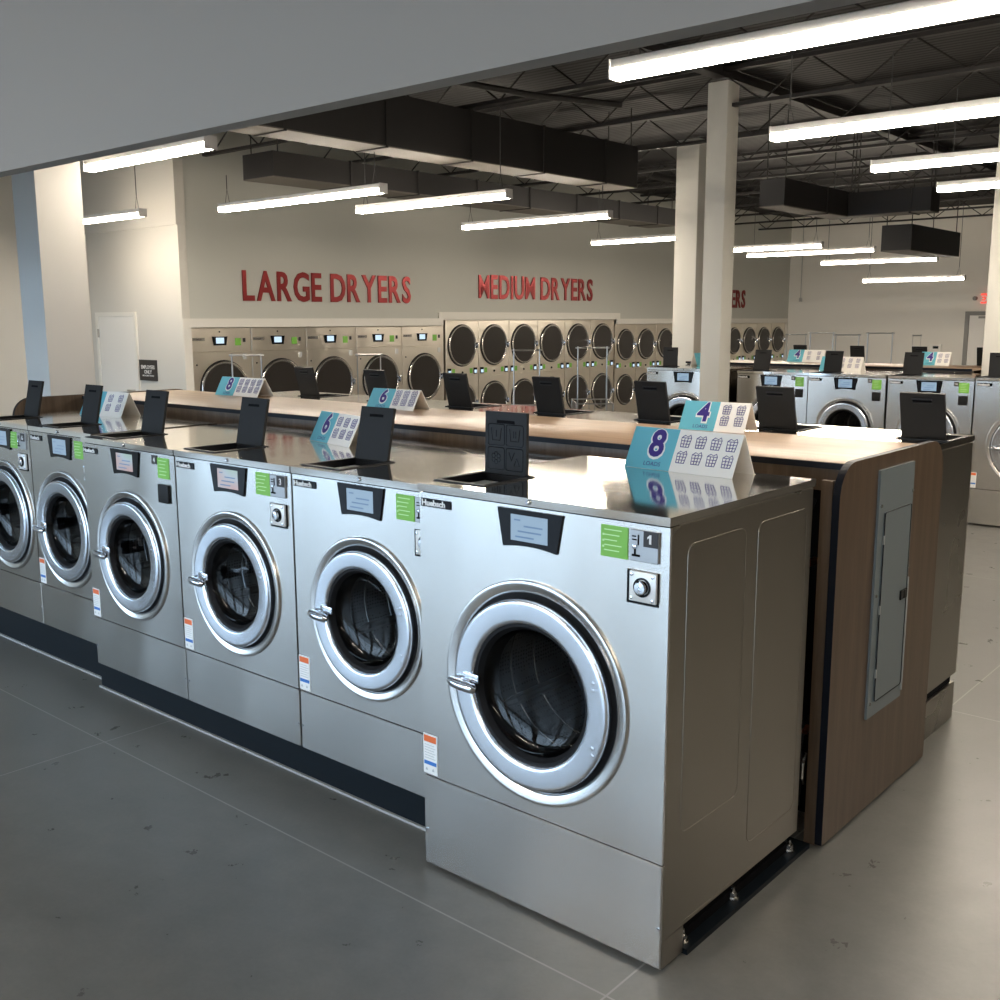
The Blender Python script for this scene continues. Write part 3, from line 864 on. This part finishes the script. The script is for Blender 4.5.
# doors
D = empty('door_1', (-13.13, 5.38, 0)); D['kind'] = 'structure'
mb = MB().box(0, .05, -.03, 0, 0, 2.04); mb.box(1.05, 1.10, -.03, 0, 0, 2.04); mb.box(0, 1.10, -.03, 0, 2.04, 2.10)
mb.obj('door_frame', 'wall_trim_paint', D)
MB().box(.055, 1.045, -.018, 0, .01, 2.035).obj('door_leaf', 'door_white', D)
MB().box(.045, .075, -.036, -.016, 1.74, 1.86).obj('hinge', 'chrome_dull', D)
MB().tube([(.97, -.02, 1.0), (.97, -.07, 1.0), (.86, -.075, 1.0)], .012, 8).obj('door_handle', 'chrome_dull', D)
S = empty('wall_sign', (-12.02, 5.378, 1.15)); tag(S, 'small dark EMPLOYEES ONLY sign on the wall right of the white door', 'sign')
b0 = MB().box(0, .45, -.012, 0, 0, .29).obj('sign_board', 'sign_dark', S)
text('lettering', 'EMPLOYEES', .052, 'white_print', b0, (.225, -.014, .165), bold=.02, depth=.002, align='CENTER', sx=.95)
text('lettering', 'ONLY', .052, 'white_print', b0, (.225, -.014, .098), bold=.02, depth=.002, align='CENTER', sx=1.0)
text('lettering', 'NO ADMITTANCE', .022, 'white_print', b0, (.225, -.014, .060), bold=.02, depth=.002, align='CENTER', sx=1.2)
D = empty('door_2', (-6.44, 23.4, 0)); D['kind'] = 'structure'
mb = MB().box(0, .09, -.05, 0, 0, 2.05); mb.box(1.05, 1.14, -.05, 0, 0, 2.05); mb.box(0, 1.14, -.05, 0, 2.05, 2.14)
mb.obj('door_frame', 'frame_grey', D)
MB().box(.10, 1.04, -.02, 0, .01, 2.04).obj('door_leaf', 'door_white', D)
MB().box(.30, .62, -.05, -.02, 1.98, 2.03).obj('door_closer', 'frame_grey', D)
E_ = empty('exit_sign', (-6.12, 23.4, 2.32)); tag(E_, 'red lit EXIT sign above the back door, cut by the right column', 'exit sign')
MB().box(0, .36, -.06, 0, 0, .23, .01, 1).obj('housing', 'exit_red', E_)
text('lettering', 'EXIT', .14, 'white_print', E_, (.18, -.063, .045), bold=.02, depth=.003, align='CENTER', sx=.9)
MB().lathe_y(-.13, .12, [(.05, 0), (.05, -.06), (.035, -.08), (0, -.08)], 14).obj('emergency_lamp', 'frame_grey', E_)
K = empty('wall_box', (-7.2, 23.4, 1.13)); tag(K, 'small white wall box with a dark display on the back wall', 'wall box')
MB().box(0, .26, -.05, 0, 0, .25, .012, 2).obj('housing', 'door_white', K)
MB().box(.07, .20, -.055, -.045, .14, .20).obj('display', 'black_gloss', K)
C_ = empty('hanging_outlet', (-10.48, 23.2, 2.42)); tag(C_, 'small outlet box hanging on a cord in the far left corner of the back wall', 'outlet')
MB().box(-.035, .035, -.03, .03, 0, .10, .006, 1).obj('outlet_box', 'wire_light', C_)
MB().tube([(0, 0, .1), (0, 0, 2.1)], .010, 6).obj('cord', 'wire_light', C_)

# columns
def column(x0, x1, y0, y1, z1, label, m_='column_paint'):
    R = empty('column', (x0, y0, 0)); tag(R, label, 'column', 'columns'); R['kind'] = 'structure'
    MB().box(0, x1-x0, 0, y1-y0, 0, z1, .012, 2).obj('shaft', m_, R)
column(-4.262, -4.025, 7.48, 7.72, 4.38, 'near free-standing pale square column left of centre right')
column(-5.83, -5.50, 9.45, 9.78, 4.22, 'pale square column farther back, just left of the near one')
column(-1.955, -1.60, 9.45, 9.80, 4.3, 'broad column at the right edge of the picture')
struct('pillar_left', MB().box(-6.86, -6.485, 1.38, 1.75, 0, ZC), 'pillar_paint')

# ------------------------------------------------------------------ ceiling steel and ducts
def joist(y, label):
    R = empty('bar_joist', (-13.2, y, 4.13)); tag(R, label, 'joist', 'dark open web joists under the roof deck')
    mb = MB().box(0, 19, -.035, .035, .36, .40); mb.box(0, 19, -.035, .035, 0, .035)
    mb.obj('chords', 'joist_dark', R)
    mb = MB(); n = 38
    pts = [(19*i/n, 0, .02 if i % 2 else .38) for i in range(n+1)]
    mb.tube(pts, .012, 5)
    mb.obj('web', 'joist_dark', R)
for i in range(13):
    joist(.6+1.75*i, '%s dark roof joist counting back from the header' % (ORD+['eleventh', 'twelfth', 'thirteenth'])[i])
for x, l in ((-4.15, 'dark girder running back over the near column line'), (-8.9, 'dark girder running back on the left'), (.2, 'dark girder running back on the right')):
    g_ = tag(MB().box(x-.07, x+.07, -.9, 23.3, 4.42, 4.47).obj('roof_girder', 'joist_dark'), l, 'girder', 'roof girders')
    mb = MB()
    mb.box(x-.01, x+.01, -.9, 23.3, 4.47, 4.54); mb.obj('web_plate', 'joist_dark', g_)
def duct(name, x0, x1, y0, y1, z0, z1, label, seams='y', step=1.2, group='dark air ducts'):
    R = empty('air_duct', (x0, y0, z0)); tag(R, label, 'air duct', group)
    a, b_, c_ = x1-x0, y1-y0, z1-z0
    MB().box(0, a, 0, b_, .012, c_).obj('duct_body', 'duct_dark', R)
    MB().box(.0, a, .0, b_, 0, .0115).obj('duct_underside', 'duct_lit', R)
    q = step
    while q < (b_ if seams == 'y' else a)-.1:
        mb = MB()
        if seams == 'y': mb.box(-.012, a+.012, q, q+.025, -.01, c_+.01)
        else: mb.box(q, q+.025, -.012, b_+.012, -.01, c_+.01)
        mb.obj('duct_flange', 'joist_dark', R)
        q += step
    for xx in (.04, a-.04):
        for yy in (.1, b_-.1): MB().tube([(xx, yy, c_), (xx, yy, ZC-z0)], .008, 5).obj('hanger_rod', 'joist_dark', R)
    return R
duct('d', -6.47, -6.05, 1.0, 8.9, 3.60, 4.10, 'large dark duct running back behind the header at upper left')
duct('d', -9.5, -8.9, 5.45, 14.5, 3.66, 3.96, 'dark duct running along above the dryer wall')
duct('d', -4.60, -4.28, 9.36, 11.5, 3.30, 3.62, 'dark duct running back to the right of the two columns')
duct('d', -4.265, -3.2, 11.18, 11.5, 3.30, 3.60, 'short cross duct joining the duct right of the columns', 'x', .8)
duct('d', -4.97, -4.50, 14.2, 16.5, 3.02, 3.42, 'boxy duct end hanging in front of the back wall', 'y', 5)
duct('d', -1.6, 2.5, 12.0, 12.9, 3.17, 3.75, 'broad dark duct at the right edge near the back wall', 'x', 1.5)
tag(MB().tube([(-5.2, 2.0, 4.06), (-5.1, 4.0, 4.02), (-5.0, 5.5, 4.06), (-4.6, 6.4, 4.05)], .03, 10).obj('flex_pipe', 'joist_dark'), 'thin dark pipe curving under the roof above the large duct', 'pipe')

# ------------------------------------------------------------------ strip lights
def strip(x0, x1, y, z, label, zt=4.12, group='hanging linear strip lights'):
    R = empty('strip_light', (x0, y, z)); tag(R, label, 'ceiling light', group)
    L = x1-x0
    MB().box(0, L, -.048, .048, .037, .085, .004, 1).obj('housing', 'fixture_white', R)
    mb = MB().prism([(-.052, .036), (-.050, .012), (-.036, -.006), (.036, -.006), (.050, .012), (.052, .036)], 'x', .012, L-.012)
    mb.obj('diffuser', 'light_tube', R)
    for q in (-.002, L-.010): MB().box(q, q+.012, -.055, .055, -.009, .088, .003, 1).obj('end_cap', 'fixture_white', R)
    for q in (.12, L-.12):
        mb = MB().tube([(q, 0, .24), (q, 0, zt-z)], .005, 5)
        mb.tube([(q-.04, 0, .085), (q, 0, .24), (q+.04, 0, .085)], .003, 5)
        mb.obj('hanging_wire', 'wire_dark', R)
strip(-1.70, .76, 2.12, 3.18, 'nearest and largest strip light, running out of the top right corner')
strip(-1.96, .49, 4.40, 3.185, 'strip light just below the nearest one, cut by the right edge')
strip(-2.04, .41, 6.38, 3.185, 'third strip light down along the right edge')
strip(-2.10, .35, 8.17, 3.185, 'fourth and lowest of the strip lights cut by the right edge')
strip(-6.92, -5.17, 2.06, 3.2, 'strip light hanging just under the header at far left')
strip(-12.0, -10.0, 4.36, 3.2, 'smaller strip light in front of the alcove wall, half behind the left pillar')
strip(-8.90, -6.20, 4.70, 3.2, 'strip light above the first letters of LARGE DRYERS', 3.59)
strip(-7.87, -5.58, 5.86, 3.2, 'strip light above the last letters of LARGE DRYERS')
strip(-8.45, -6.02, 8.28, 3.2, 'strip light above MEDIUM DRYERS', 3.59)
strip(-8.90, -6.45, 11.9, 3.2, 'strip light whose right end is hidden by the rear column')
strip(-8.1, -5.70, 13.68, 3.1, 'upper strip light just right of the near column')
strip(-8.17, -5.73, 15.9, 3.14, 'second strip light right of the near column')
strip(-7.32, -5.12, 17.3, 3.02, 'third strip light right of the near column')
strip(-7.12, -5.12, 18.9, 2.72, 'lowest and farthest strip light before the back wall')
strip(-3.6, -1.15, -3.6, 2.86, 'added unseen strip light above the window aisle behind the camera, left', 3.05)  # added lamp, warms and brightens the front floor and header
strip(1.3, 3.75, -3.6, 2.86, 'added unseen strip light above the window aisle behind the camera, right', 3.05)  # second added lamp for the same front zone
strip(1.25, 3.7, 2.12, 3.2, 'strip light out of frame right of the nearest one')
strip(1.25, 3.7, 6.38, 3.2, 'strip light out of frame at right, third row')

# ------------------------------------------------------------------ laundry carts with hanging rails
def cart():
    R = empty('laundry_cart'); w, l = .46, .66
    mb = MB(); zr = 1.10; zb = .30
    cs = [(-w/2, -l/2), (w/2, -l/2), (w/2, l/2), (-w/2, l/2)]
    for z in (zr, zb): mb.tube([(x, y, z) for x, y in cs]+[(cs[0][0], cs[0][1], z)], .008, 6)
    for x, y in cs: mb.tube([(x, y, zb), (x, y, zr)], .009, 6)
    mb.obj('frame', 'drum_ring', R)
    mb = MB()
    for i in range(1, 9):
        u = -l/2+l*i/9
        for s in (-1, 1): mb.tube([(s*w/2, u, zr), (s*w/2*.96, u, zb)], .0028, 4)
        mb.tube([(-w/2, u, zb), (w/2, u, zb)], .0028, 4)
    for i in range(1, 6):
        u = -w/2+w*i/6
        for s in (-1, 1): mb.tube([(u, s*l/2, zr), (u, s*l/2*.96, zb)], .0028, 4)
    for z in (.5, .7, .9): mb.tube([(x, y, z) for x, y in cs]+[(cs[0][0], cs[0][1], z)], .003, 4)
    mb.obj('wire_basket', 'drum_ring', R)
    for s in (-1, 1): MB().tube([(s*w*.40, 0, zb), (s*w*.40, 0, 1.69)], .009, 8).obj('post', 'drum_ring', R)
    MB().tube([(-w*.47, 0, 1.675), (w*.47, 0, 1.675)], .008, 8).obj('hanging_rail', 'drum_ring', R)
    for x, y in cs:
        mb = MB().tube([(x, y, zb), (x, y, .10)], .009, 6)
        mb.tube([(x-.012, y, .045), (x+.012, y, .045)], .045, 12)
        mb.obj('caster', 'black_rubber', R)
    return R
pr = cart()
GCt = 'wire laundry carts with hanging rails'
for x, y, rz, sx, l in ((-6.17, 3.0, 41, .70, 'wire cart with hanging rail in front of the first large dryer'),
                    (-5.36, 3.70, 41, .55, 'wire cart with hanging rail in front of the fourth large dryer'),
                    (-5.15, 5.62, 41, .70, 'wire cart in front of the medium dryers, left of the flap'),
                    (-5.13, 6.71, 41, .85, 'wire cart with a clear hanging frame under MEDIUM DRYERS')):
    o = place(pr, x, y, 0, math.radians(rz), sx); tag(o, l, 'laundry cart', GCt)
for x, y, sx, l in ((-5.29, 12, .72, 'first cart rail from the left against the back wall'), (-5.83, 14.1, .98, 'second cart rail from the left against the back wall'),
                   (-4.52, 12, .84, 'third cart rail from the left against the back wall'), (-4.86, 14.1, 1.0, 'widest cart rail against the back wall'),
                   (-3.55, 12, .28, 'narrow cart rail seen end-on right of the others')):
    o = place(pr, x, y, 0, math.radians(25), sx); o.scale = (sx, 1, 1.045); tag(o, 'distant '+l, 'laundry cart', GCt)
drop(pr)

# ------------------------------------------------------------------ light from outside, camera
W = bpy.data.worlds.new('sky'); SC.world = W; W.use_nodes = True
bg = W.node_tree.nodes['Background']
bg.inputs['Color'].default_value = (.58, .78, 1.0, 1); bg.inputs['Strength'].default_value = 6.6

cam = bpy.data.cameras.new('camera'); co = bpy.data.objects.new('camera', cam); COL.objects.link(co)
f, yaw, pitch, roll = 1041.0, .7137, -.171, -.003
cam.sensor_width = 36; cam.lens = 36*f/1000; cam.clip_end = 200; cam.clip_start = .05
F = Vector((-math.sin(yaw)*math.cos(pitch), math.cos(yaw)*math.cos(pitch), math.sin(pitch)))
Rr = Vector((math.cos(yaw), math.sin(yaw), 0)); U = Rr.cross(F)
r2 = Rr*math.cos(roll)+U*math.sin(roll); u2 = -Rr*math.sin(roll)+U*math.cos(roll)
M = Matrix((( r2.x, u2.x, -F.x, 1.5193), (r2.y, u2.y, -F.y, -2.4972), (r2.z, u2.z, -F.z, 1.9706), (0, 0, 0, 1)))
co.matrix_world = M
SC.camera = co
SC.view_settings.view_transform = 'Standard'; SC.view_settings.look = 'None'
SC.view_settings.gamma = 1; SC.view_settings.exposure = .13
SC.view_settings.use_curve_mapping = False
